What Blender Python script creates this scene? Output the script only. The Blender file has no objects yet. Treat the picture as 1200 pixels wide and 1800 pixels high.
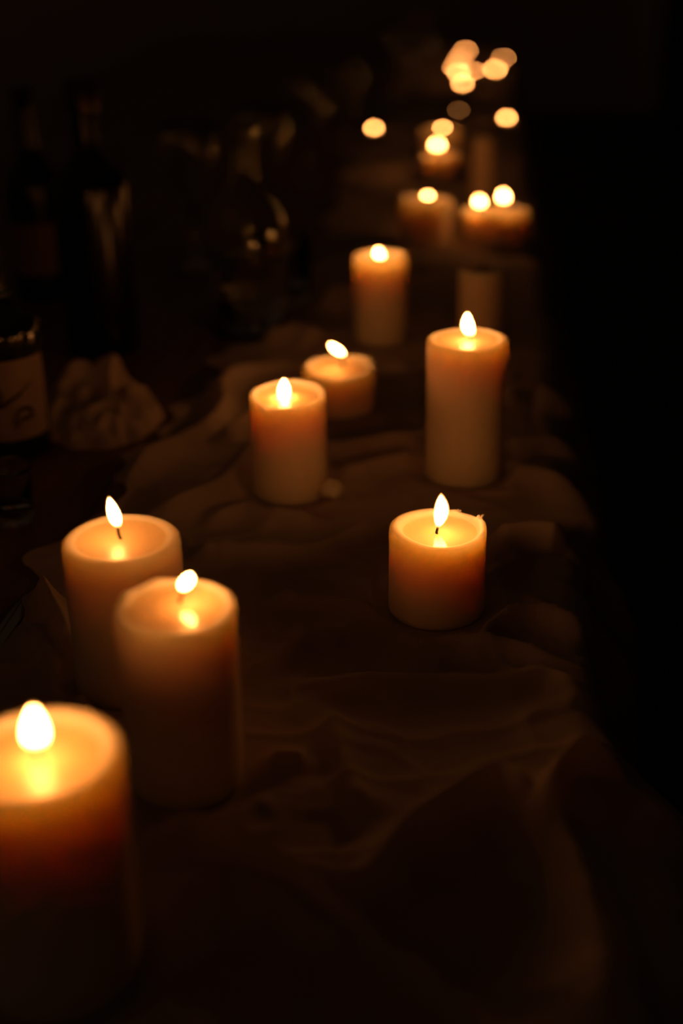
import bpy, math, random
import numpy as np
from mathutils import Vector, Matrix, noise as mnoise

# ------------------------------------------------------------------ camera, world, exposure
H = 0.49                       # camera height above the table top (table top is z = 0)
FPX = 2400.0                   # focal length for a 1200 x 1800 frame
TH = math.radians(25.0); RHO = math.radians(0.8)
_F = Vector((0, math.cos(TH), -math.sin(TH)))
_R0 = Vector((1, 0, 0)); _U0 = Vector((0, math.sin(TH), math.cos(TH)))
_R = _R0 * math.cos(RHO) - _U0 * math.sin(RHO)
_U = _U0 * math.cos(RHO) + _R0 * math.sin(RHO)
CAM = Vector((0, 0, H))

scene = bpy.context.scene
col = scene.collection
cd = bpy.data.cameras.new('camera'); cam = bpy.data.objects.new('camera', cd); col.objects.link(cam)
M = Matrix((( _R.x, _U.x, -_F.x, 0), (_R.y, _U.y, -_F.y, 0), (_R.z, _U.z, -_F.z, H), (0, 0, 0, 1)))
cam.matrix_world = M
cd.sensor_fit = 'VERTICAL'; cd.sensor_height = 36.0; cd.sensor_width = 24.0
cd.lens = 36.0 * FPX / 1800.0
cd.clip_start = 0.02; cd.clip_end = 60
cd.dof.use_dof = True; cd.dof.focus_distance = 0.965
cd.dof.aperture_fstop = 2.45; cd.dof.aperture_ratio = 0.78
scene.camera = cam

w = bpy.data.worlds.new('world'); scene.world = w; w.use_nodes = True
w.node_tree.nodes['Background'].inputs[0].default_value = (1.0, 0.52, 0.26, 1)
w.node_tree.nodes['Background'].inputs[1].default_value = 0.011
scene.view_settings.view_transform = 'Standard'
scene.view_settings.look = 'None'
scene.view_settings.exposure = 0.0
scene.view_settings.gamma = 1.0
scene.view_settings.use_curve_mapping = False
cy = scene.cycles
cy.use_denoising = True
try: cy.denoiser = 'OPENIMAGEDENOISE'; cy.denoising_input_passes = 'RGB_ALBEDO_NORMAL'
except Exception: pass
cy.use_adaptive_sampling = False
cy.max_bounces = 10; cy.diffuse_bounces = 4; cy.glossy_bounces = 4; cy.transmission_bounces = 8
cy.transparent_max_bounces = 16
cy.caustics_reflective = False; cy.caustics_refractive = False
cy.sample_clamp_indirect = 3.0
cy.use_light_tree = True

FLAME = 76.0                   # radiance of a candle flame
FLAME_COL = (1.0, 0.34, 0.082)

def ray(x, y):
    return _F + _R * ((x - 600) / FPX) + _U * ((900 - y) / FPX)
def P(x, y, h=0.0):            # where the sight line through a photograph point meets height h
    r = ray(x, y); return CAM + r * ((h - H) / r.z)
_td = _F + _R * ((850 - 600) / FPX) + _U * ((900 + 219) / FPX)
T = Vector((_td.x, _td.y, 0)).normalized()     # along the table
N = Vector((T.y, -T.x, 0))                      # across the table, to the right
EDGE = P(1034, 1150, 0).dot(N)                  # right-hand table edge
YAW = math.atan2(-T.x, T.y)

# ------------------------------------------------------------------ materials
def mat(name):
    m = bpy.data.materials.new(name); m.use_nodes = True
    nt = m.node_tree; return m, nt, nt.nodes, nt.links
def principled(name, colr, rough=0.5, metal=0.0, **kw):
    m, nt, n, l = mat(name); b = n['Principled BSDF']
    b.inputs['Base Color'].default_value = (*colr, 1); b.inputs['Roughness'].default_value = rough
    b.inputs['Metallic'].default_value = metal
    for k, v in kw.items(): b.inputs[k.replace('_', ' ')].default_value = v
    return m
def wax_mat(name, colr, scale=0.012):
    m, nt, n, l = mat(name); b = n['Principled BSDF']
    tc = n.new('ShaderNodeTexCoord'); nz = n.new('ShaderNodeTexNoise'); nz.inputs['Scale'].default_value = 60
    nz.inputs['Detail'].default_value = 4
    cr = n.new('ShaderNodeValToRGB')
    cr.color_ramp.elements[0].color = (*[c * 0.93 for c in colr], 1); cr.color_ramp.elements[1].color = (*colr, 1)
    l.new(tc.outputs['Object'], nz.inputs['Vector']); l.new(nz.outputs['Fac'], cr.inputs[0])
    l.new(cr.outputs[0], b.inputs['Base Color'])
    b.inputs['Subsurface Weight'].default_value = 1.0
    b.inputs['Subsurface Radius'].default_value = (1.0, 0.86, 0.6)
    b.inputs['Subsurface Scale'].default_value = scale
    b.inputs['Roughness'].default_value = 0.42; b.inputs['Specular IOR Level'].default_value = 0.35
    b.inputs['IOR'].default_value = 1.44
    bm_ = n.new('ShaderNodeBump'); bm_.inputs['Strength'].default_value = 0.15; bm_.inputs['Distance'].default_value = 0.001
    l.new(nz.outputs['Fac'], bm_.inputs['Height']); l.new(bm_.outputs[0], b.inputs['Normal'])
    return m
def pool_mat(name='melted_wax', rough=0.06):
    m, nt, n, l = mat(name); n.remove(n['Principled BSDF'])
    tr = n.new('ShaderNodeBsdfTransparent'); tr.inputs[0].default_value = (0.98, 0.93, 0.82, 1)
    gl = n.new('ShaderNodeBsdfGlossy'); gl.inputs['Roughness'].default_value = rough
    fr = n.new('ShaderNodeFresnel'); fr.inputs[0].default_value = 1.44
    mx = n.new('ShaderNodeMixShader')
    ge = n.new('ShaderNodeNewGeometry'); m1 = n.new('ShaderNodeMath'); m1.operation = 'SUBTRACT'; m1.inputs[0].default_value = 1.0
    m2 = n.new('ShaderNodeMath'); m2.operation = 'MULTIPLY'      # seen from below, in the wax, the surface lets all light pass
    l.new(ge.outputs['Backfacing'], m1.inputs[1]); l.new(m1.outputs[0], m2.inputs[0]); l.new(fr.outputs[0], m2.inputs[1])
    l.new(m2.outputs[0], mx.inputs[0]); l.new(tr.outputs[0], mx.inputs[1]); l.new(gl.outputs[0], mx.inputs[2])
    l.new(mx.outputs[0], n['Material Output'].inputs[0]); return m
def flame_mat(name, strength, colr, low, see, core=True):
    # 'see' = how see-through the flame is at its foot; low = brightness at the foot
    m, nt, n, l = mat(name); n.remove(n['Principled BSDF'])
    tc = n.new('ShaderNodeTexCoord'); sx = n.new('ShaderNodeSeparateXYZ'); l.new(tc.outputs['Generated'], sx.inputs[0])
    rp = n.new('ShaderNodeMapRange'); rp.inputs['From Min'].default_value = 0.0; rp.inputs['From Max'].default_value = 0.34
    rp.inputs['To Min'].default_value = low; rp.inputs['To Max'].default_value = 1.0; rp.interpolation_type = 'SMOOTHSTEP'
    l.new(sx.outputs['Z'], rp.inputs['Value'])
    mu = n.new('ShaderNodeMath'); mu.operation = 'MULTIPLY'; mu.inputs[1].default_value = strength
    l.new(rp.outputs[0], mu.inputs[0])
    em = n.new('ShaderNodeEmission'); em.inputs[0].default_value = (*colr, 1); l.new(mu.outputs[0], em.inputs[1])
    tr = n.new('ShaderNodeBsdfTransparent')
    mx = n.new('ShaderNodeMixShader')
    if core:
        r2 = n.new('ShaderNodeMapRange'); r2.inputs['From Min'].default_value = 0.0; r2.inputs['From Max'].default_value = 0.28
        r2.inputs['To Min'].default_value = 1 - see; r2.inputs['To Max'].default_value = 1.0; r2.interpolation_type = 'SMOOTHSTEP'
        l.new(sx.outputs['Z'], r2.inputs['Value']); l.new(r2.outputs[0], mx.inputs[0])
    else:
        ad = n.new('ShaderNodeAddShader'); l.new(tr.outputs[0], ad.inputs[0]); l.new(em.outputs[0], ad.inputs[1])
        l.new(ad.outputs[0], n['Material Output'].inputs[0]); n.remove(mx); return m
    l.new(tr.outputs[0], mx.inputs[1]); l.new(em.outputs[0], mx.inputs[2])
    l.new(mx.outputs[0], n['Material Output'].inputs[0]); return m
def cloth_mat():
    m, nt, n, l = mat('gauze'); n.remove(n['Principled BSDF'])
    tc = n.new('ShaderNodeTexCoord')
    uv = n.new('ShaderNodeUVMap'); uv.uv_map = 'weave'
    w1 = n.new('ShaderNodeTexWave'); w1.wave_type = 'BANDS'; w1.bands_direction = 'X'; w1.inputs['Scale'].default_value = 210
    w1.inputs['Distortion'].default_value = 1.6; w1.inputs['Detail Scale'].default_value = 30
    w2 = n.new('ShaderNodeTexWave'); w2.wave_type = 'BANDS'; w2.bands_direction = 'Y'; w2.inputs['Scale'].default_value = 210
    w2.inputs['Distortion'].default_value = 1.6; w2.inputs['Detail Scale'].default_value = 30
    l.new(uv.outputs[0], w1.inputs[0]); l.new(uv.outputs[0], w2.inputs[0])
    ad = n.new('ShaderNodeMath'); ad.operation = 'ADD'; l.new(w1.outputs['Fac'], ad.inputs[0]); l.new(w2.outputs['Fac'], ad.inputs[1])
    nz = n.new('ShaderNodeTexNoise'); nz.inputs['Scale'].default_value = 9; nz.inputs['Detail'].default_value = 6
    l.new(uv.outputs[0], nz.inputs[0])
    cr = n.new('ShaderNodeValToRGB')
    cr.color_ramp.elements[0].position = 0.3; cr.color_ramp.elements[1].position = 0.7
    cr.color_ramp.elements[0].color = (0.74, 0.58, 0.46, 1); cr.color_ramp.elements[1].color = (0.88, 0.71, 0.54, 1)
    l.new(nz.outputs['Fac'], cr.inputs[0])
    bp = n.new('ShaderNodeBump'); bp.inputs['Strength'].default_value = 0.35; bp.inputs['Distance'].default_value = 0.0006
    l.new(ad.outputs[0], bp.inputs['Height'])
    d = n.new('ShaderNodeBsdfDiffuse'); t = n.new('ShaderNodeBsdfTranslucent')
    for s in (d, t): l.new(cr.outputs[0], s.inputs[0]); l.new(bp.outputs[0], s.inputs['Normal'])
    mx = n.new('ShaderNodeMixShader'); mx.inputs[0].default_value = 0.42
    l.new(d.outputs[0], mx.inputs[1]); l.new(t.outputs[0], mx.inputs[2])
    l.new(mx.outputs[0], n['Material Output'].inputs[0]); return m
def noisy(name, c0, c1, rough, scale, bump=0.2, stretch=(1, 1, 1), coord='Object'):
    m, nt, n, l = mat(name); b = n['Principled BSDF']
    tc = n.new('ShaderNodeTexCoord'); mp = n.new('ShaderNodeMapping'); mp.inputs['Scale'].default_value = stretch
    nz = n.new('ShaderNodeTexNoise'); nz.inputs['Scale'].default_value = scale; nz.inputs['Detail'].default_value = 8
    cr = n.new('ShaderNodeValToRGB'); cr.color_ramp.elements[0].color = (*c0, 1); cr.color_ramp.elements[1].color = (*c1, 1)
    cr.color_ramp.elements[0].position = 0.3; cr.color_ramp.elements[1].position = 0.7
    l.new(tc.outputs[coord], mp.inputs[0]); l.new(mp.outputs[0], nz.inputs[0]); l.new(nz.outputs['Fac'], cr.inputs[0])
    l.new(cr.outputs[0], b.inputs['Base Color']); b.inputs['Roughness'].default_value = rough
    bp = n.new('ShaderNodeBump'); bp.inputs['Strength'].default_value = bump; bp.inputs['Distance'].default_value = 0.002
    l.new(nz.outputs['Fac'], bp.inputs['Height']); l.new(bp.outputs[0], b.inputs['Normal']); return m
def glass(name, colr, rough=0.01):
    m, nt, n, l = mat(name); b = n['Principled BSDF']
    b.inputs['Base Color'].default_value = (*colr, 1); b.inputs['Roughness'].default_value = rough
    b.inputs['Transmission Weight'].default_value = 1.0; b.inputs['IOR'].default_value = 1.48; return m

WAX = wax_mat('ivory_wax', (0.975, 0.77, 0.52), 0.024)
WAX2 = wax_mat('cream_wax', (0.93, 0.70, 0.46), 0.014)
POOL = pool_mat(); POOL2 = pool_mat('half_set_wax', 0.34)
FC = flame_mat('flame_core_light', FLAME, FLAME_COL, 0.03, 0.97)
FO = flame_mat('flame_mantle', 0.7, (1.0, 0.36, 0.07), 0.25, 0.62, core=False)
FCD = flame_mat('glint_flame_core_light', FLAME * 0.11, FLAME_COL, 0.5, 0.2)  # dim core of the added tealight that imitates a glass reflection
WICK = principled('charred_wick', (0.012, 0.009, 0.007), 0.9)
CLOTH = cloth_mat()
WOOD = noisy('dark_wood', (0.13, 0.065, 0.032), (0.23, 0.12, 0.062), 0.42, 6, 0.15, (14, 1, 14))
FLOORM = noisy('dark_floor', (0.04, 0.034, 0.03), (0.06, 0.05, 0.042), 0.75, 5)
WALLM = noisy('dark_plaster', (0.66, 0.50, 0.42), (0.74, 0.56, 0.47), 0.85, 3)
CLEAR = glass('clear_glass', (0.97, 0.98, 0.96))
DARKG = principled('dark_green_glass', (0.006, 0.012, 0.006), 0.12, 0, Coat_Weight=0.2)
BLACKG = principled('black_glass', (0.004, 0.004, 0.004), 0.22)
PAPER = noisy('paper', (0.26, 0.18, 0.13), (0.34, 0.24, 0.17), 0.8, 40, 0.05)
PAPER2 = noisy('brown_paper', (0.22, 0.13, 0.08), (0.27, 0.16, 0.10), 0.8, 40, 0.05)
INK = principled('ink', (0.03, 0.018, 0.012), 0.7)
FOIL = principled('foil', (0.05, 0.03, 0.02), 0.35, 0.6)
TIN = principled('tin', (0.55, 0.5, 0.45), 0.3, 1.0)
STEEL = principled('steel', (0.5, 0.48, 0.45), 0.18, 1.0)
LINEN = noisy('linen', (0.34, 0.23, 0.15), (0.42, 0.29, 0.19), 0.9, 30, 0.3)

# ------------------------------------------------------------------ builders
def link(name, verts, faces, m, parent=None, smooth=True, loc=None):
    me = bpy.data.meshes.new(name); me.from_pydata([tuple(v) for v in verts], [], faces); me.update()
    if smooth: me.polygons.foreach_set('use_smooth', [True] * len(me.polygons))
    me.materials.append(m)
    o = bpy.data.objects.new(name, me); col.objects.link(o)
    if parent: o.parent = parent
    if loc is not None: o.location = loc
    return o
def thing(name, label, cat, loc, rz=0.0, group=None):
    o = bpy.data.objects.new(name, None); col.objects.link(o); o.empty_display_size = 0.02
    o.location = loc; o.rotation_euler = (0, 0, rz); tag(o, label, cat, group); return o
def tag(o, label, cat, group=None):
    o['label'] = label; o['category'] = cat
    if group: o['group'] = group
    return o
def lathe(prof, seg=48):
    """closed profile of (r, z); r = 0 entries become poles"""
    v, f, rings = [], [], []
    for r, z in prof:
        if r <= 1e-7: rings.append([len(v)]); v.append((0, 0, z))
        else:
            rings.append(list(range(len(v), len(v) + seg)))
            for k in range(seg):
                a = 2 * math.pi * k / seg; v.append((r * math.cos(a), r * math.sin(a), z))
    for a, b in zip(rings[:-1], rings[1:]):
        if len(a) == 1 and len(b) == 1: continue
        for k in range(seg):
            k2 = (k + 1) % seg
            if len(a) == 1: f.append((a[0], b[k2], b[k]))
            elif len(b) == 1: f.append((a[k], a[k2], b[0]))
            else: f.append((a[k], a[k2], b[k2], b[k]))
    return v, f
def tube(pts, rad, seg=8):
    v, f = [], []
    pts = [Vector(p) for p in pts]
    for i, p in enumerate(pts):
        d = (pts[min(i + 1, len(pts) - 1)] - pts[max(i - 1, 0)]).normalized()
        a = d.orthogonal().normalized() if i == 0 else (a - d * a.dot(d)).normalized()
        b = d.cross(a); r = rad[i] if hasattr(rad, '__len__') else rad
        for k in range(seg):
            t = 2 * math.pi * k / seg; v.append(p + (a * math.cos(t) + b * math.sin(t)) * r)
    n = len(pts)
    for i in range(n - 1):
        for k in range(seg):
            k2 = (k + 1) % seg; f.append((i * seg + k, i * seg + k2, (i + 1) * seg + k2, (i + 1) * seg + k))
    f.append(tuple(range(seg))[::-1]); f.append(tuple((n - 1) * seg + k for k in range(seg)))
    return v, f
def box(x0, x1, y0, y1, z0, z1, bev=0.0):
    v = [(x, y, z) for z in (z0, z1) for y in (y0, y1) for x in (x0, x1)]
    f = [(0, 2, 3, 1), (4, 5, 7, 6), (0, 1, 5, 4), (2, 6, 7, 3), (0, 4, 6, 2), (1, 3, 7, 5)]
    return v, f
def add_bevel(o, w=0.003):
    b = o.modifiers.new('bevel', 'BEVEL'); b.width = w; b.segments = 2; b.limit_method = 'ANGLE'

def flame_mesh(p0, p1, wd, bend=0.0, fat=0.38, scale=1.0, sharp=0.75):
    """teardrop from p0 (foot) to p1 (tip), wd = width, bend = sideways bow of the middle"""
    v, f = [], []; seg, n = 20, 22
    ax = p1 - p0; side = Vector((1, 0, 0))
    rings = []
    for i in range(n + 1):
        t = i / n
        c = p0 + ax * t + side * (bend * math.sin(math.pi * t))
        # profile: quick round foot, long taper to a rounded tip
        r = (math.sin(math.pi * t ** (math.log(0.5) / math.log(fat)))) ** sharp if 0 < t < 1 else 0
        r *= wd / 2 * scale
        if i in (0, n): rings.append([len(v)]); v.append(c)
        else:
            rings.append(list(range(len(v), len(v) + seg)))
            for k in range(seg):
                a = 2 * math.pi * k / seg; v.append(c + Vector((math.cos(a) * r, math.sin(a) * r * 0.9, 0)))
    for a, b in zip(rings[:-1], rings[1:]):
        for k in range(seg):
            k2 = (k + 1) % seg
            if len(a) == 1: f.append((a[0], b[k2], b[k]))
            elif len(b) == 1: f.append((a[k], a[k2], b[0]))
            else: f.append((a[k], a[k2], b[k2], b[k]))
    return v, f
def smooth(x): x = max(0.0, min(1.0, x)); return x * x * (3 - 2 * x)
def angd(a, b): return abs((a - b + math.pi) % (2 * math.pi) - math.pi)
FRONT = -math.pi / 2           # towards the camera

def wax_body(R, h, d=0.008, wall=0.007, seed=0, rim=None, thick=None, grooves=(), bulges=(), round_r=0.004, off=(0, 0)):
    """one closed wax pillar with a burnt-out hollow; rim(a) and thick(a) change height and wall round the edge"""
    rng = random.Random(seed); ph = [rng.uniform(0, 6.28) for _ in range(8)]
    SEG = 96; v, f = [], []
    nz, inn, flo = 30, 7, 6
    rows = None; colsn = []
    for k in range(SEG):
        a = 2 * math.pi * k / SEG
        wob = 0.35 * math.sin(a + ph[0]) + 0.3 * math.sin(2 * a + ph[1]) + 0.2 * math.sin(3 * a + ph[2]) + 0.15 * math.sin(5 * a + ph[3])
        zt = h + 0.0009 * wob + (rim(a) if rim else 0)
        th = max(0.0022, wall * (1 + 0.16 * math.sin(a + ph[4]) + 0.1 * math.sin(3 * a + ph[5])) + (thick(a) if thick else 0))
        rr = min(round_r, th * 0.48)
        zf = min(h - d, zt - 0.0008)
        prof = [(R * 0.55, 0.0), (R * 0.97, 0.0), (R, 0.0015)]
        for i in range(1, nz):
            z = 0.0015 + (zt - rr - 0.0015) * (i / nz) ** 0.9
            r = R * (1 + 0.006 * math.sin(z * 50 + ph[6]) * math.sin(a * 2 + ph[7]))
            for (ga, gw, gd, gz0, gz1) in grooves:
                if gz0 < z < gz1: r -= gd * math.exp(-(angd(a, ga) / gw) ** 2) * smooth((z - gz0) / 0.006) * smooth((gz1 - z) / 0.006)
            for (ba, bw, bd, bz, bh) in bulges:
                r += bd * math.exp(-(angd(a, ba) / bw) ** 2) * math.exp(-((z - bz) / bh) ** 2)
            prof.append((r, z))
        rt = prof[-1][0]
        for i in range(1, 4):
            t = i / 3 * math.pi / 2; prof.append((rt - rr + rr * math.cos(t), zt - rr + rr * math.sin(t)))
        ri = R - th
        for i in range(0, inn):                      # inner slope, concave
            t = i / (inn - 1)
            prof.append((ri + 0.4 * rr * (1 - t) - t * t * R * 0.13, zt - 0.3 * rr - (zt - 0.3 * rr - zf) * math.sin(t * math.pi / 2)))
        re = prof[-1][0]
        for i in range(1, flo): prof.append((re * (1 - i / flo), zf - 0.0004 * math.sin(i)))
        rows = len(prof)
        for j, (r, z) in enumerate(prof):
            q = smooth((j - (nz + 3)) / inn) if j > nz + 3 else 0
            v.append((r * math.cos(a) + off[0] * q, r * math.sin(a) + off[1] * q, z))
    for k in range(SEG):
        k2 = (k + 1) % SEG
        for j in range(rows - 1):
            f.append((k * rows + j, k2 * rows + j, k2 * rows + j + 1, k * rows + j + 1))
    b = len(v); v.append((0, 0, 0)); v.append((off[0], off[1], h - d - 0.0003))
    for k in range(SEG):
        k2 = (k + 1) % SEG
        f.append((b, k2 * rows, k * rows)); f.append((b + 1, k * rows + rows - 1, k2 * rows + rows - 1))
    return v, f

def cz(p): return (p - CAM).dot(_F)
TEALS = []; CANDLES = []
def pillar(label, x, y, h, dia, foot=None, tip=None, fw=0.011, bend=0.0, fat=0.38, name='pillar_candle', cat='candle', group=None,
           wick=None, m=None, weak=False, lit=True, pool=True, d=0.008, wall=0.007, pool_off=(0, 0), back=0.0, pm=None, **kw):
    """x, y: centre of the top rim in the photograph, h height, dia diameter; foot / tip: flame ends in the photograph"""
    c = P(x, y, h); base = Vector((c.x, c.y, BASE)); hh = h - BASE
    t = thing(name, label, cat, base, 0, group)
    R = dia / 2
    v, f = wax_body(R, hh, d=d, wall=wall, off=pool_off, **kw)
    link('wax_body', v, f, m or WAX, t)
    CANDLES.append((base.x, base.y, R))
    zf = hh - d
    if pool:
        pr = R - wall - 0.02 * R
        pv = [(pool_off[0], pool_off[1], zf + 0.002)]; pf = []
        for k in range(48):
            a = k / 48 * 2 * math.pi; pv.append((pool_off[0] + pr * math.cos(a), pool_off[1] + pr * math.sin(a), zf + 0.002))
        for k in range(48): pf.append((0, 1 + k, 1 + (k + 1) % 48))
        link('wax_pool', pv, pf, pm or POOL, t)
    # wick
    if lit:
        zc = cz(c); s = zc / FPX
        wx = (foot[0] - x) * s if wick is None else (wick[0] - x) * s
        wb = Vector((wx, pool_off[1] * 0.5 + back, zf - 0.001))
        r = ray(*foot); dep = (c.y + back) / r.y        # flame stands on the plane through the wick
        pf_ = CAM + r * dep - base
        r2 = ray(*tip); pt_ = CAM + r2 * ((c.y + back) / r2.y) - base
        wt = pf_ + (pt_ - pf_) * 0.22
        mid = (wb * 0.45 + Vector((pf_.x, pf_.y, pf_.z)) * 0.55) + Vector((-0.0006, 0, 0))
        wv, wf = tube([wb, wb * 0.7 + mid * 0.3, mid, pf_ * 0.6 + wt * 0.4, wt], [0.0011, 0.001, 0.001, 0.0009, 0.0006])
        link('wick', wv, wf, WICK, t)
        o = link('flame', *flame_mesh(pf_, pt_, fw, bend, fat), FO, t)
        ax = pt_ - pf_
        link('flame_core', *flame_mesh(pf_ + ax * 0.03, pt_ - ax * 0.05, fw * 0.86, bend, fat), FCD if weak else FC, o)
    else:
        wv, wf = tube([(0, 0, zf - .001), (0.0005, 0, zf + 0.005), (0.002, 0, zf + 0.011)], [0.001, 0.001, 0.0007]); link('wick', wv, wf, WICK, t)
    return t
BASE = 0.0022

# ------------------------------------------------------------------ setting
def world_box(x0, x1, y0, y1, z0, z1): return box(x0, x1, y0, y1, z0, z1)
fl = link('floor', *box(-5, 5, -1.5, 8.2, -0.80, -0.75), FLOORM, smooth=False); fl['kind'] = 'structure'
wb_ = link('wall_back', *box(-5, 5, 8.0, 8.2, -0.75, 2.3), WALLM, smooth=False); wb_['kind'] = 'structure'

BLACKOUT = principled('right_blackout', (0.010, 0.010, 0.009), 0.9)  # added black surface, there to keep the right side dark
_wr = box(EDGE + 0.9, EDGE + 1.0, -1.5, 8.0, -0.75, 2.3)
wr_ = link('blackout_wall_right', [(x * N.x + y * T.x, x * N.y + y * T.y, z) for x, y, z in _wr[0]], _wr[1], BLACKOUT, smooth=False); wr_['kind'] = 'structure'

# ------------------------------------------------------------------ table (long, its right edge near the candles)
TW, T0, T1 = 1.15, 0.15, 4.9
tb = thing('dining_table', 'long dark wooden table carrying the candles, bottles and glasses', 'table', (0, 0, -0.75), YAW)
# local frame: x across (N), y along (T)
for k in range(6):
    a0 = EDGE - 0.022 - TW + k * TW / 6; o = link('plank', *box(a0 + 0.0008, a0 + TW / 6 - 0.0008, T0, T1, 0.718, 0.75), WOOD, tb, smooth=False); add_bevel(o, 0.0012)
for nm, b4 in (('apron', (EDGE - 0.09, EDGE - 0.065, T0 + .06, T1 - .06)), ('apron', (EDGE - TW + 0.065, EDGE - TW + 0.09, T0 + .06, T1 - .06)),
               ('apron', (EDGE - TW + 0.09, EDGE - 0.09, T1 - .085, T1 - .06)), ('apron', (EDGE - TW + 0.09, EDGE - 0.09, T0 + .06, T0 + .085))):
    link(nm, *box(*b4, 0.63, 0.718), WOOD, tb, smooth=False)
for xx in (EDGE - 0.10, EDGE - TW + 0.10):
    for yy in (T0 + 0.10, T1 - 0.10):
        o = link('leg', *box(xx - 0.035, xx + 0.035, yy - 0.035, yy + 0.035, 0, 0.63), WOOD, tb, smooth=False); add_bevel(o)

# ------------------------------------------------------------------ candles
G = math.radians
FR = FRONT
# nearest, cut by the left edge of the picture
pillar('thick tall candle nearest the camera, cut by the left edge, tall flame', 60, 1322, 0.130, 0.0800, foot=(64, 1316), tip=(58, 1238),
       fw=0.0118, fat=0.34, seed=1, pm=POOL2, d=0.007, back=0.004, wall=0.009, round_r=0.006, wick=(66, 1330))
# its neighbour with the ragged left rim and the flame mirrored in melted wax
pillar('tall candle with lumpy left rim and flame mirrored in its melted wax', 307, 1062, 0.120, 0.0685, foot=(321, 1042), tip=(334, 1004),
       fw=0.0095, fat=0.5, seed=2, d=0.0045, wall=0.0065, round_r=0.005, wick=(312, 1040), back=0.009,
       rim=lambda a: -0.003 * math.exp(-(angd(a, G(-165)) / 0.6) ** 2) + 0.003 * math.exp(-(angd(a, G(158)) / 0.16) ** 2) + 0.002 * math.exp(-(angd(a, G(115)) / 0.2) ** 2) - 0.0018 * math.exp(-(angd(a, G(-50)) / 0.5) ** 2),
       bulges=((G(178), 0.35, 0.0012, 0.105, 0.01),))
pillar('tall candle with smooth rounded rim and flame leaning left, behind the ragged one', 212, 944, 0.109, 0.0755, foot=(208, 930), tip=(191, 872),
       fw=0.0088, fat=0.42, seed=3, pm=POOL2, d=0.0035, back=0.004, wall=0.0085, round_r=0.007, wick=(211, 940), grooves=((FR + 0.62, 0.035, 0.0008, 0.08, 0.105),))
# the one in focus
def rim4(a):
    return 0.0018 * math.exp(-(angd(a, G(8)) / 0.22) ** 2) + 0.0028 * math.exp(-(angd(a, G(22)) / 0.05) ** 2) + 0.0014 * math.exp(-(angd(a, G(62)) / 0.1) ** 2) \
        - 0.0016 * math.exp(-(angd(a, G(55)) / 0.5) ** 2) + 0.0016 * math.exp(-(angd(a, G(170)) / 0.9) ** 2)
def thick4(a): return 0.0030 * math.cos(a - G(200)) - 0.0005
c4 = pillar('short wide candle in sharp focus with a curled wax tip on its right rim', 769, 926, 0.068, 0.0700, foot=(769, 931), tip=(775, 866),
       fw=0.0115, fat=0.5, bend=0.0014, seed=4, d=0.0055, wall=0.0078, round_r=0.0055, wick=(768, 938), rim=rim4, thick=thick4, pool_off=(0.0015, 0.0))
# curled wisp of wax on its rim
R4 = 0.035
a = G(20); pts = [Vector((math.cos(a) * (R4 - 0.002), math.sin(a) * (R4 - 0.002), 0.0645)), Vector((math.cos(a) * R4 * 0.985, math.sin(a) * R4 * 0.985, 0.0675)),
                  Vector((math.cos(a) * (R4 + 0.0006), math.sin(a) * (R4), 0.0690)), Vector((math.cos(a) * (R4 + 0.002), math.sin(a) * (R4), 0.0694))]
link('wax_curl', *tube(pts, [0.0016, 0.0011, 0.0008, 0.0003]), WAX, c4)
link('wax_blob', *lathe([(0, -0.001), (0.0012, -0.0006), (0.0017, 0.0004), (0.0012, 0.0013), (0, 0.0016)], 14), WAX, c4, loc=(math.cos(G(58)) * 0.0335, math.sin(G(58)) * 0.0335, 0.0645))
# middle pair
c5 = pillar('medium candle with wax spilling over its low front rim', 505, 690, 0.0937, 0.0640, foot=(499, 708), tip=(499, 663),
       fw=0.0112, fat=0.45, seed=5, d=0.0045, wall=0.0045, round_r=0.0035, wick=(499, 712),
       rim=lambda a: -0.0042 * math.exp(-(angd(a, FR - 0.35) / 0.75) ** 2) + 0.002 * math.exp(-(angd(a, G(60)) / 1.2) ** 2) - 0.0025 * math.exp(-(angd(a, FR - 0.62) / 0.18) ** 2),
       bulges=((FR - 0.62, 0.12, 0.0016, 0.082, 0.0055),))
pillar('short candle with slumped front rim, behind the medium one', 596, 642, 0.0470, 0.0700, foot=(603, 628), tip=(580, 601),
       fw=0.0115, fat=0.5, seed=6, d=0.0045, wall=0.006, round_r=0.006, wick=(604, 636),
       rim=lambda a: 0.0035 * math.exp(-(angd(a, G(35)) / 0.5) ** 2) - 0.003 * math.exp(-(angd(a, FR) / 0.9) ** 2) + 0.001 * math.exp(-(angd(a, G(170)) / 0.5) ** 2))
pillar('tallest candle, standing at the table edge, with a vertical seam and a side bulge', 820, 594, 0.129, 0.0672, foot=(827, 594), tip=(821, 547),
       fw=0.0112, fat=0.42, bend=-0.0012, seed=7, pm=POOL2, d=0.0035, back=0.003, wall=0.006, round_r=0.006, wick=(827, 600),
       grooves=((FR - 0.12, 0.03, 0.0009, 0.03, 0.122),), bulges=((G(-8), 0.4, 0.0035, 0.114, 0.009),))
pillar('slim tall candle behind the middle pair, with a small flame', 668, 447, 0.102, 0.0600, foot=(668, 457), tip=(664, 434),
       fw=0.0095, seed=8, d=0.012, wall=0.005, wick=(668, 458))
pillar('unlit candle behind the tallest candle', 848, 470, 0.100, 0.0500, seed=9, d=0.004, wall=0.005, lit=False, pool=False, m=WAX2)
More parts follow.
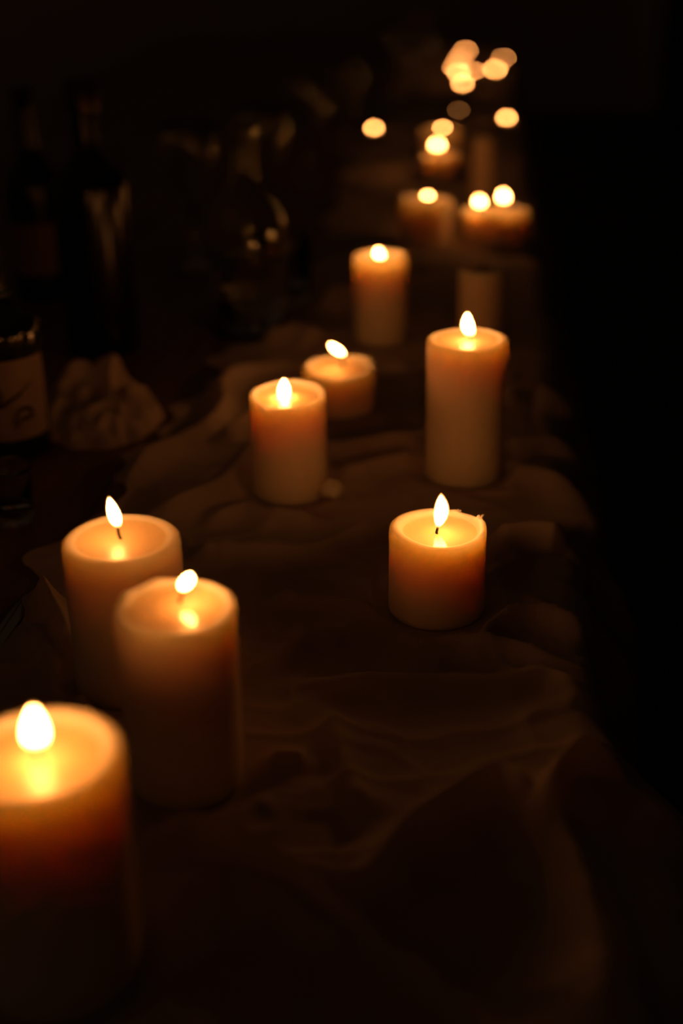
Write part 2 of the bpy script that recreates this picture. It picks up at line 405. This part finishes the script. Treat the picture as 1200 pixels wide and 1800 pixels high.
# far ones
pillar('wide far candle whose dim flame sits low in its hollow', 748, 350, 0.066, 0.0720, foot=(752, 349), tip=(751, 338), fw=0.0075,
       seed=10, d=0.012, wall=0.006, wick=(752, 354), rim=lambda a: 0.004 * math.exp(-(angd(a, G(170)) / 0.8) ** 2))
pillar('small far candle, left of the pair near the table edge', 840, 369, 0.039, 0.0420, foot=(843, 364), tip=(842, 344), fw=0.0105, seed=11, d=0.005, wall=0.004, wick=(843, 366))
pillar('wider far candle, right of the pair near the table edge', 889, 369, 0.050, 0.0640, foot=(885, 357), tip=(884, 333), fw=0.0110, seed=12, d=0.005, wall=0.005, wick=(885, 360))
pillar('far candle with a bright flame, in front of a hollowed one', 775, 272, 0.040, 0.0600, foot=(768, 263), tip=(768, 246), fw=0.0115, seed=13, d=0.004, wall=0.005, wick=(768, 268))
pillar('hollowed far candle glowing from inside, behind the bright one', 776, 226, 0.062, 0.0700, foot=(778, 228), tip=(777, 220), fw=0.0055, seed=14, d=0.012, wall=0.005, wick=(778, 232))
pillar('thin unlit far candle between the bright flame and the table edge', 848, 238, 0.110, 0.0340, seed=15, d=0.003, wall=0.004, lit=False, pool=False, m=WAX2)

def teal(label, x, y, fw=0.010, fh=0.020, weak=False, h=0.018, dia=0.038, group=None):
    """tealight: tin cup, wax, wick and flame; x, y = centre of the flame in the photograph"""
    fw *= 0.72; c = P(x, y, h + 0.012); base = Vector((c.x, c.y, BASE))
    t = thing('tealight', label, 'candle', base, 0, group); R = dia / 2; hh = h - BASE
    link('cup', *lathe([(0, 0), (R, 0), (R, hh), (R + 0.0008, hh + 0.0004), (R - 0.0006, hh), (R - 0.0006, 0.0006), (0, 0.0006)], 32), TIN, t)
    link('wax_body', *lathe([(0, 0.0007), (R - 0.0008, 0.0007), (R - 0.0008, hh - 0.003), (R - 0.004, hh - 0.0036), (0, hh - 0.004)], 32), WAX, t)
    link('wick', *tube([(0, 0, hh - 0.005), (0.0003, 0, hh), (0.0008, 0, hh + 0.005)], [0.0008, 0.0008, 0.0005], 6), WICK, t)
    p0 = Vector((0, 0, hh + 0.001)); p1 = Vector((0, 0, hh + 0.001 + fh * 0.68))
    o = link('flame', *flame_mesh(p0, p1, fw), FO, t); ax = p1 - p0
    link('flame_core', *flame_mesh(p0 + ax * 0.03, p1 - ax * 0.05, fw * 0.86), FCD if weak else FC, o)
    CANDLES.append((base.x, base.y, R)); return t
teal('far tealight nearest the right table edge, alone', 890, 203, 0.009, 0.019)
teal('far tealight standing alone to the left of the candle row', 657, 220, 0.0085, 0.017)
teal('added dim tealight imitating a glass reflection, above the hollowed far candle', 806, 187, 0.006, 0.010, weak=True)  # added flame, stands in for a candle reflected in glass
teal('farthest tealight on the left of the far cluster', 818, 85, 0.008, 0.015)
teal('small dim tealight second from the back in the far cluster', 807, 98, 0.007, 0.011)
teal('leftmost tealight of the far cluster', 799, 113, 0.0075, 0.014)
teal('bright tealight in the middle of the far cluster', 806, 124, 0.0105, 0.019)
teal('tealight at the right side of the far cluster', 831, 120, 0.008, 0.014, h=0.030)
teal('front tealight of the far cluster', 813, 143, 0.0105, 0.019)
teal('bright tealight to the right of the far cluster', 870, 119, 0.0115, 0.021)
teal('dim tealight farthest back on the right', 885, 97, 0.0065, 0.011)

# ------------------------------------------------------------------ bottles and glasses
def prof_bottle(R, body, shoulder, neck_r, total):
    pr = [(0, 0.004), (R * 0.6, 0.003), (R * 0.9, 0.0), (R, 0.004)]
    for i in range(1, 9): pr.append((R, 0.004 + (body - 0.004) * i / 8))
    for i in range(1, 9):
        t = i / 8; pr.append((neck_r + (R - neck_r) * (0.5 + 0.5 * math.cos(math.pi * t)), body + (shoulder - body) * t ** 0.85))
    for i in range(1, 5): pr.append((neck_r - 0.001 * i / 4, shoulder + (total - 0.012 - shoulder) * i / 4))
    pr += [(neck_r + 0.002, total - 0.011), (neck_r + 0.002, total - 0.004), (neck_r, total), (neck_r - 0.004, total), (neck_r - 0.004, total - 0.02), (0, total - 0.02)]
    return pr
def wrap(R, z0, z1, a0, a1, n=32, rows=4):
    v, f = [], []
    for s in (0, 1):
        rr = R + 0.0003 + 0.0003 * s
        for j in range(rows + 1):
            for i in range(n + 1):
                a = a0 + (a1 - a0) * i / n; v.append((rr * math.cos(a), rr * math.sin(a), z0 + (z1 - z0) * j / rows))
    k = (n + 1) * (rows + 1)
    for j in range(rows):
        for i in range(n):
            q = j * (n + 1) + i; f.append((q + k, q + 1 + k, q + n + 2 + k, q + n + 1 + k)); f.append((q + 1, q, q + n + 1, q + n + 2))
    return v, f
def stroke(R, pts, w):
    """a brush stroke printed on a round label: pts = (angle, z)"""
    v, f = [], []
    n = 24; P_ = []
    for i in range(n + 1):
        t = i / n * (len(pts) - 1); k = min(int(t), len(pts) - 2); u = t - k
        p0 = pts[max(k - 1, 0)]; p1 = pts[k]; p2 = pts[k + 1]; p3 = pts[min(k + 2, len(pts) - 1)]
        P_.append(tuple(0.5 * ((2 * b) + (c - a) * u + (2 * a - 5 * b + 4 * c - d) * u * u + (3 * b - a - 3 * c + d) * u ** 3) for a, b, c, d in zip(p0, p1, p2, p3)))
    for i, (a, z) in enumerate(P_):
        a2, z2 = P_[min(i + 1, n)]; a1, z1 = P_[max(i - 1, 0)]
        dx, dz = (a2 - a1) * R, z2 - z1; L = math.hypot(dx, dz) or 1; ww = w * (0.35 + 0.65 * math.sin(math.pi * i / n))
        for s in (-1, 1):
            aa = a + s * (-dz / L) * ww / R; zz = z + s * dx / L * ww
            v.append((R * math.cos(aa), R * math.sin(aa), zz))
    for i in range(n): f.append((2 * i, 2 * i + 2, 2 * i + 3, 2 * i + 1))
    return v, f
def bottle(label, x, y, R, body, shoulder, nr, total, m, lab=None, name='bottle', labm=None, a0=-2.6, a1=-0.2, cap=None):
    c = P(x, y, 0); t = thing(name, label, 'bottle', (c.x, c.y, 0.0005 if name != 'x' else 0))
    link('glass_body', *lathe(prof_bottle(R, body, shoulder, nr, total), 56), m, t)
    if lab: 
        lo = link('paper_label', *wrap(R, lab[0], lab[1], a0, a1), labm or PAPER, t)
    if cap: link('cap', *lathe([(0, total - 0.002), (nr + 0.0026, total - 0.002 - cap), (nr + 0.0032, total - cap), (nr + 0.0032, total + 0.001), (nr + 0.0015, total + 0.003), (0, total + 0.003)], 40), FOIL, t)
    CANDLES.append((c.x, c.y, R)); return t, (lo if lab else None)
b1, l1 = bottle('squat bottle at the left edge with pale label and dark brushed script', 18, 788, 0.040, 0.118, 0.150, 0.0125, 0.270, DARKG, (0.022, 0.098), a0=-3.0, a1=-0.15)
for pts, w in (([(-1.62, 0.060), (-1.50, 0.074), (-1.38, 0.066), (-1.52, 0.057), (-1.15, 0.062), (-0.62, 0.076)], 0.0020),
               ([(-1.60, 0.063), (-1.45, 0.056), (-1.20, 0.061), (-0.9, 0.066)], 0.0024),
               ([(-1.20, 0.036), (-1.02, 0.050), (-0.78, 0.051), (-0.72, 0.043), (-0.98, 0.041), (-1.14, 0.033)], 0.0024),
               ([(-2.3, 0.060), (-2.1, 0.073), (-1.95, 0.058), (-1.8, 0.070), (-1.75, 0.058)], 0.0020),
               ([(-2.1, 0.040), (-1.9, 0.049), (-1.7, 0.038), (-1.5, 0.046)], 0.0016)):
    link('script_stroke', *stroke(0.0409, pts, w), INK, l1)
for k in range(26):
    a = k / 26 * 2 * math.pi
    link('glass_bead', *lathe([(0, -0.0022), (0.0019, -0.0012), (0.0023, 0), (0.0019, 0.0012), (0, 0.0022)], 10), DARKG, b1, loc=(0.0402 * math.cos(a), 0.0402 * math.sin(a), 0.107))
link('neck_ring', *lathe([(0.012, 0.148), (0.0165, 0.149), (0.018, 0.152), (0.0165, 0.155), (0.012, 0.156), (0.012, 0.148)], 40), DARKG, b1)
bottle('black wine bottle with a foil cap, behind the squat bottle', 182, 612, 0.0415, 0.185, 0.225, 0.0135, 0.295, BLACKG, name='wine_bottle', cap=0.03)
bottle('dark bottle with a brown label between the squat bottle and the black wine bottle', 76, 520, 0.034, 0.14, 0.19, 0.012, 0.26, BLACKG, (0.035, 0.100), labm=PAPER2, name='bottle')

def shell(outer, th):
    """closed glass shell from an outer profile (bottom pole to lip)"""
    inner = [(max(r - th, 0.0), z + (th * 1.5 if i == 0 else 0)) for i, (r, z) in enumerate(outer)]
    inner = [(r, max(z, outer[0][1] + th * 1.5)) for r, z in inner]
    return outer + inner[::-1]
def carafe(label, x, y):
    c = P(x, y, 0); t = thing('carafe', label, 'carafe', (c.x, c.y, BASE))
    R = 0.044; pr = [(0, 0), (R * 0.92, 0), (R, 0.006)]
    for i in range(1, 7): pr.append((R, 0.006 + 0.125 * i / 6))
    for i in range(1, 11):
        q = i / 10; pr.append((0.0155 + (R - 0.0155) * (0.5 + 0.5 * math.cos(math.pi * q)), 0.131 + 0.055 * q))
    pr += [(0.0145, 0.200), (0.015, 0.22), (0.0175, 0.235), (0.0195, 0.240)]
    link('glass_body', *lathe(shell(pr, 0.0025), 64), CLEAR, t)
    link('water', *lathe([(0, 0.005), (R - 0.0034, 0.005), (R - 0.0030, 0.09), (0, 0.09)], 64), glass('water', (0.98, 0.98, 0.97)), t)
    CANDLES.append((c.x, c.y, R)); return t
carafe('clear glass carafe with glinting shoulders beside the black wine bottle', 440, 585)
def wineglass(label, x, y, s=1.0, group=None):
    c = P(x, y, 0); t = thing('wine_glass', label, 'glass', (c.x, c.y, BASE), 0, group)
    link('foot', *lathe([(0, 0), (0.033 * s, 0), (0.0335 * s, 0.0012), (0.02 * s, 0.003), (0.006 * s, 0.006), (0.0035 * s, 0.010), (0, 0.010)], 40), CLEAR, t)
    link('stem', *lathe([(0, 0.010), (0.0035 * s, 0.010), (0.003 * s, 0.05), (0.0035 * s, 0.085 * s), (0, 0.085 * s)], 20), CLEAR, t)
    pr = [(0, 0.085 * s)]
    for i in range(1, 15):
        q = i / 14; pr.append((s * (0.037 * math.sin(min(q * 2.1, math.pi * 0.5 + (q * 2.1 - math.pi / 2) * 0.55))), s * (0.085 + 0.105 * q ** 1.15)))
    link('bowl', *lathe(shell(pr, 0.0013), 56), CLEAR, t)
    CANDLES.append((c.x, c.y, 0.033 * s)); return t
wineglass('wine glass behind the carafe, between it and the black wine bottle', 345, 470)
wineglass('wine glass just right of the carafe neck, further back', 470, 425)
wineglass('far wine glass, leftmost of the far four', 548, 330, 0.95, 'far wine glasses')
wineglass('far wine glass left of the lone tealight', 612, 285, 0.95, 'far wine glasses')
wineglass('far wine glass behind the lone tealight', 688, 205, 1.0, 'far wine glasses')
wineglass('far wine glass left of the far cluster', 735, 175, 1.0, 'far wine glasses')
c = P(506, 528, 0); tg = thing('water_glass', 'short clear water glass to the right of the carafe foot', 'glass', (c.x, c.y, BASE))
link('glass_body', *lathe([(0, 0), (0.027, 0), (0.029, 0.003), (0.035, 0.085), (0.0345, 0.086), (0.0335, 0.085), (0.0275, 0.012), (0, 0.009)], 56), CLEAR, tg)
link('water', *lathe([(0, 0.0095), (0.0268, 0.0125), (0.0308, 0.055), (0, 0.055)], 48), glass('still_water', (0.98, 0.98, 0.97)), tg)
CANDLES.append((c.x, c.y, 0.035))
# shot glass and knife at the left edge
c = P(24, 915, 0); sg = thing('shot_glass', 'small empty glass in front of the squat bottle at the left edge', 'glass', (c.x, c.y, 0.0005))
link('glass_body', *lathe([(0, 0), (0.0165, 0), (0.0175, 0.002), (0.0195, 0.047), (0.0205, 0.05), (0.0190, 0.05), (0.0178, 0.046), (0.0155, 0.010), (0, 0.008)], 48), CLEAR, sg)
CANDLES.append((c.x, c.y, 0.02))
p0 = P(50, 1036, 0.004); p1 = P(-130, 1290, 0.004); dk = (p1 - p0); L = dk.length
kn = thing('table_knife', 'steel table knife lying at the left edge with only its tip in view', 'knife', (p0.x, p0.y, 0.0005), math.atan2(dk.y, dk.x))
kv, kf = [], []
for i in range(13):
    q = i / 12; wv_ = 0.0088 * min(1, math.sqrt(q * 3.2)) if q < 1 else 0.006; cx = q * 0.11
    for (yy, zz) in ((-wv_, 0.0012), (-wv_ * 0.2, 0.0026), (wv_ * 0.9, 0.0022), (wv_, 0.0012), (0, 0.0004)): kv.append((cx, yy, zz))
for i in range(12):
    for j in range(5): kf.append((i * 5 + j, i * 5 + (j + 1) % 5, (i + 1) * 5 + (j + 1) % 5, (i + 1) * 5 + j))
kf.append((0, 4, 3, 2, 1)); kf.append((60, 61, 62, 63, 64))
link('blade', kv, kf, STEEL, kn)
link('handle', *tube([(0.11, 0, 0.0035), (0.12, 0, 0.0042), (0.16, 0, 0.005), (0.20, 0, 0.005), (0.208, 0, 0.004)], [0.003, 0.0042, 0.0045, 0.005, 0.002], 12), STEEL, kn)

# ------------------------------------------------------------------ gauze runner: a height field over the table that hangs over its right edge
RIDGES = [  # (photo polyline, height, half width)
    ([(330, 968), (400, 960), (545, 964), (600, 946), (680, 915)], 0.010, 0.010),
    ([(480, 1036), (530, 1050), (600, 1053), (650, 1070), (690, 1092)], 0.008, 0.007),
    ([(420, 1185), (500, 1140), (560, 1113), (618, 1108)], 0.009, 0.008),
    ([(600, 1098), (640, 1086), (700, 1086), (770, 1104), (830, 1120), (900, 1128), (960, 1150), (1030, 1172)], 0.008, 0.007),
    ([(500, 1192), (700, 1192), (860, 1190), (960, 1180), (1030, 1215)], 0.009, 0.010),
    ([(840, 1125), (865, 1090), (900, 1070), (940, 1064), (990, 1076), (1020, 1100)], 0.011, 0.007),
    ([(640, 1010), (672, 1060), (690, 1015), (712, 1000)], 0.006, 0.006),
    ([(870, 935), (930, 925), (990, 930)], 0.020, 0.020),
    ([(860, 1000), (930, 985), (1010, 990)], 0.008, 0.010),
    ([(230, 1480), (300, 1455), (360, 1450), (440, 1480), (520, 1522), (600, 1590), (680, 1660), (780, 1730), (900, 1830)], 0.016, 0.007),
    ([(280, 1555), (400, 1543), (480, 1565), (560, 1620), (640, 1672)], 0.011, 0.007),
    ([(510, 1515), (600, 1535), (750, 1545)], 0.009, 0.008),
    ([(640, 1500), (730, 1440), (800, 1385), (870, 1348), (905, 1365), (950, 1412)], 0.024, 0.015),
    ([(960, 1420), (985, 1350), (1035, 1292)], 0.030, 0.014),
    ([(990, 1400), (1040, 1385), (1085, 1390), (1110, 1440), (1130, 1560), (1160, 1700)], 0.024, 0.014),
    ([(950, 1412), (1010, 1500), (1050, 1650), (1060, 1800)], 0.018, 0.016),
    ([(590, 1250), (600, 1320), (640, 1430)], 0.008, 0.010),
    ([(430, 1350), (480, 1330), (540, 1330)], 0.008, 0.009),
    ([(540, 870), (600, 835), (670, 812), (760, 795)], 0.011, 0.013),
    ([(575, 800), (640, 775), (740, 760)], 0.010, 0.012),
    ([(200, 880), (235, 830), (270, 795), (320, 768), (370, 735), (395, 700), (390, 668), (430, 640), (500, 622)], 0.013, 0.011),
    ([(250, 905), (330, 880), (390, 845), (430, 800), (455, 760)], 0.012, 0.013),
    ([(360, 910), (430, 890), (480, 905), (560, 905)], 0.009, 0.009),
    ([(460, 590), (520, 580), (560, 590)], 0.014, 0.02),
    ([(575, 515), (600, 505), (625, 510)], 0.026, 0.02),
    ([(390, 760), (420, 740), (440, 720)], 0.010, 0.008),
    ([(880, 825), (950, 832), (1000, 862), (1030, 890)], 0.012, 0.012),
    ([(890, 780), (960, 768), (1010, 790)], 0.010, 0.012),
    ([(880, 690), (940, 680), (990, 700)], 0.012, 0.016),
    ([(660, 640), (720, 650), (750, 690)], 0.008, 0.014),
    ([(700, 560), (780, 540)], 0.010, 0.02),
    ([(62, 1010), (85, 1040), (115, 1100), (140, 1170), (150, 1260)], 0.020, 0.010),
    ([(55, 1090), (90, 1150), (125, 1230)], 0.012, 0.008),
]
def Q(x, y, h=0.0): p = P(x, y, h); return (p.dot(N) - EDGE, p.dot(T))
nt_, ns_ = 900, 300
tt = 0.22 + (4.4 - 0.22) * (np.linspace(0, 1, nt_) ** 1.9)
# left edge of the runner as it lies (bunched), from the photograph
le = [Q(0, 1500), Q(-40, 1200), Q(20, 1090), Q(60, 1000), Q(205, 880), Q(255, 780), Q(345, 700), Q(380, 640), Q(455, 575), Q(540, 470), Q(600, 330), Q(655, 250)]
le.sort(key=lambda q: q[1])
lt = np.array([q[1] for q in le]); ls = np.array([q[0] for q in le])
left = np.interp(tt, lt, ls)
HANG = 0.30
uu = np.linspace(0, 1, ns_)
Tg = np.repeat(tt[:, None], ns_, 1)
S = left[:, None] + (HANG - left[:, None]) * uu[None, :]
# wavy hem on the left
S = S + (1 - uu[None, :]) ** 6 * (0.010 * np.sin(Tg * 38) + 0.007 * np.sin(Tg * 91 + 1))
def fbm(X, Y, seed, octs=4, base=1.0):
    rng = np.random.RandomState(seed); out = np.zeros_like(X)
    for o in range(octs):
        for _ in range(5):
            a = rng.uniform(0, 2 * math.pi); k = base * 2 ** o * rng.uniform(0.7, 1.3); ph = rng.uniform(0, 6.28)
            out += np.sin((X * math.cos(a) + Y * math.sin(a)) * k + ph) / (5 ** 0.5) / 2 ** o
    return out
wx = S + 0.012 * fbm(S, Tg, 3, 3, 14); wy = Tg + 0.012 * fbm(S, Tg, 4, 3, 14)
Z = np.zeros_like(S)
for poly, hh, ww in RIDGES:
    hh *= 1.35
    q = [Q(px, py, hh * 0.9) for px, py in poly]
    # densify with Catmull-Rom
    pts = []
    for i in range(len(q) - 1):
        p0 = q[max(i - 1, 0)]; p1 = q[i]; p2 = q[i + 1]; p3 = q[min(i + 2, len(q) - 1)]
        for k in range(6):
            u = k / 6; pts.append([0.5 * (2 * b + (c_ - a_) * u + (2 * a_ - 5 * b + 4 * c_ - d_) * u * u + (3 * b - a_ - 3 * c_ + d_) * u ** 3) for a_, b, c_, d_ in zip(p0, p1, p2, p3)])
    pts.append(list(q[-1])); pts = np.array(pts)
    lo = pts.min(0) - 4 * ww; hi = pts.max(0) + 4 * ww
    msk = (S > lo[0]) & (S < hi[0]) & (Tg > lo[1]) & (Tg < hi[1])
    if not msk.any(): continue
    X = S[msk]; Y = Tg[msk]; best = np.full(X.shape, 1e9); par = np.zeros_like(X)
    for i in range(len(pts) - 1):
        a_, b_ = pts[i], pts[i + 1]; ab = b_ - a_; Ls = (ab ** 2).sum() or 1e-12
        u = np.clip(((X - a_[0]) * ab[0] + (Y - a_[1]) * ab[1]) / Ls, 0, 1)
        dd = (X - a_[0] - u * ab[0]) ** 2 + (Y - a_[1] - u * ab[1]) ** 2
        m_ = dd < best; best[m_] = dd[m_]; par[m_] = (i + u[m_]) / (len(pts) - 1)
    dist = np.sqrt(best); fade = np.clip(np.minimum(par, 1 - par) * 5 + 0.25, 0, 1)
    prof = np.exp(-(dist / ww) ** 1.5)
    Z[msk] = np.maximum(Z[msk], hh * fade * prof) * 0.75 + (Z[msk] + hh * fade * prof) * 0.25
# general small wrinkles, mostly lying across the runner
ws = fbm(wx * 0.35, wy, 11, 3, 60); Z += 0.0022 * np.clip(1 - np.abs(ws) * 1.6, 0, 1) ** 1.5
ws = fbm(wx, wy * 0.8, 12, 3, 45); Z += 0.0020 * np.clip(1 - np.abs(ws) * 2.0, 0, 1) ** 1.5
Z += 0.003 * np.clip(fbm(wx, wy, 13, 2, 18), 0, 2)
far = np.clip((Tg - 1.3) / 1.0, 0, 1); ws = fbm(wx * 0.4, wy, 14, 2, 22); Z += 0.010 * far * np.clip(1 - np.abs(ws) * 1.4, 0, 1)
# lie flat under everything that stands on it
for (bx, by, R) in CANDLES:
    s0 = bx * N.x + by * N.y - EDGE; t0 = bx * T.x + by * T.y
    dd = np.sqrt((S - s0) ** 2 + (Tg - t0) ** 2); k = np.clip((dd - R - 0.003) / 0.018, 0, 1); Z *= k * k * (3 - 2 * k)
Z += 0.0016
# over the edge
r0 = 0.016
over = np.clip(S + r0, 0, None)                  # length past the start of the bend
ang = np.clip(over / r0, 0, math.pi / 2 - 0.06)
arc = r0 * (math.pi / 2 - 0.06)
rest = np.clip(over - arc, 0, None)
# flare of the hanging part along the table, from the photograph's silhouette
fl_pts = [Q(1110, 1760), Q(1100, 1600), Q(1075, 1420), Q(1062, 1330), Q(1045, 1235), Q(1034, 1150), Q(1025, 1060), Q(1010, 950), Q(1000, 850), Q(975, 700), Q(950, 560), Q(925, 400)]
fl_v = [0.050, 0.055, 0.055, 0.048, 0.018, -0.006, 0.022, 0.026, 0.018, 0.020, 0.010, 0.010]
fo = sorted(zip([q[1] for q in fl_pts], fl_v)); flare = np.interp(tt, [a_ for a_, _ in fo], [b_ for _, b_ in fo])[:, None]
hs = np.clip(over / 0.10, 0, 1); hs = hs * hs * (3 - 2 * hs)
fold = 0.011 * np.sin(Tg * 62 + 3 * np.sin(Tg * 9)) + 0.006 * np.sin(Tg * 131 + 1)
Sx = np.where(S < -r0, S, -r0 + r0 * np.sin(ang) + rest * 0.06) + hs * (flare + fold + 0.012) 
Zz = np.where(S < -r0, 0.0, -(r0 - r0 * np.cos(ang)) - rest * 0.998)
nx = np.sin(ang); nzv = np.cos(ang); Zfade = np.where(S < -r0, 1.0, np.clip(1 - rest / 0.2, 0.3, 1))
PX = Sx + nx * Z * Zfade + EDGE; PZ = Zz + nzv * Z * Zfade
co = np.empty((nt_ * ns_, 3))
co[:, 0] = (PX * N.x + Tg * T.x).ravel(); co[:, 1] = (PX * N.y + Tg * T.y).ravel(); co[:, 2] = PZ.ravel()
i0 = (np.arange(nt_ - 1)[:, None] * ns_ + np.arange(ns_ - 1)[None, :]).ravel()
fc = np.stack([i0, i0 + 1, i0 + ns_ + 1, i0 + ns_], 1)
me = bpy.data.meshes.new('table_runner')
me.vertices.add(len(co)); me.vertices.foreach_set('co', co.ravel())
me.loops.add(fc.size); me.loops.foreach_set('vertex_index', fc.ravel().astype(np.int32))
me.polygons.add(len(fc)); me.polygons.foreach_set('loop_start', np.arange(0, fc.size, 4, dtype=np.int32))
me.update(calc_edges=True); me.polygons.foreach_set('use_smooth', np.ones(len(fc), bool))
uvl = me.uv_layers.new(name='weave'); uvc = np.stack([S.ravel(), Tg.ravel()], 1)[fc.ravel()]
uvl.data.foreach_set('uv', uvc.ravel()); me.materials.append(CLOTH); me.validate()
run = bpy.data.objects.new('table_runner', me); col.objects.link(run)
tag(run, 'crumpled brown gauze runner under the candles, hanging over the right table edge', 'table runner')

# ------------------------------------------------------------------ bunched napkin behind the squat bottle, and a wax chip
def crumple(name, label, cat, x0, y0, rx, ry, hh, seed, m, peaks):
    c = P(x0, y0, 0); n = 60; v, f = [], []
    for j in range(n + 1):
        for i in range(n + 1):
            a = (i / n * 2 - 1); b = (j / n * 2 - 1)
            k = max(abs(a), abs(b)); rr = math.hypot(a, b) or 1; a2, b2 = a / rr * k, b / rr * k
            e = 1 - k ** 2.2
            z = 0.0
            for (pa, pb, ph_, pw) in peaks: z = max(z, ph_ * math.exp(-(((a2 - pa) ** 2 + (b2 - pb) ** 2) / pw) ** 0.95))
            wv_ = mnoise.noise(Vector((a2 * 2.2 + seed, b2 * 2.2, 0.3))) 
            crs = 1 - abs(mnoise.noise(Vector((a2 * 3.3, b2 * 3.3 + seed, 1.7)))) * 2.6
            z = hh * (z * 0.85 + 0.12 * wv_ + 0.17 * crs) * e ** 0.38 if e > 0 else 0
            jit = 1 + 0.14 * mnoise.noise(Vector((a2 * 3, b2 * 3, seed + 9)))
            v.append((a2 * rx * jit, b2 * ry * jit, max(z, 0) + 0.0012))
    for j in range(n):
        for i in range(n): q = j * (n + 1) + i; f.append((q, q + 1, q + n + 2, q + n + 1))
    o = link(name, v, f, m, loc=(c.x, c.y, 0)); tag(o, label, cat); return o
crumple('cloth_napkin', 'bunched pale cloth between the squat bottle and the black wine bottle', 'napkin', 180, 742, 0.060, 0.075, 0.068, 5, CLOTH,
        ((-0.45, 0.3, 1.0, 0.30), (0.15, 0.35, 0.9, 0.28), (0.5, -0.1, 0.65, 0.3), (-0.1, -0.5, 0.45, 0.4), (-0.6, -0.3, 0.5, 0.25)))
c = P(583, 885, 0)
wl = link('wax_lump', *lathe([(0, 0), (0.0095, 0), (0.0108, 0.003), (0.0100, 0.0075), (0.006, 0.0108), (0, 0.0115)], 24), WAX, loc=(c.x, c.y, 0.009))
for q in wl.data.vertices:
    d = mnoise.noise(q.co * 190); q.co.x *= 1 + 0.4 * d; q.co.y *= 1 - 0.3 * d; q.co.z *= 1 + 0.3 * d
tag(wl, 'small pale lump of wax at the foot of the medium candle', 'wax')
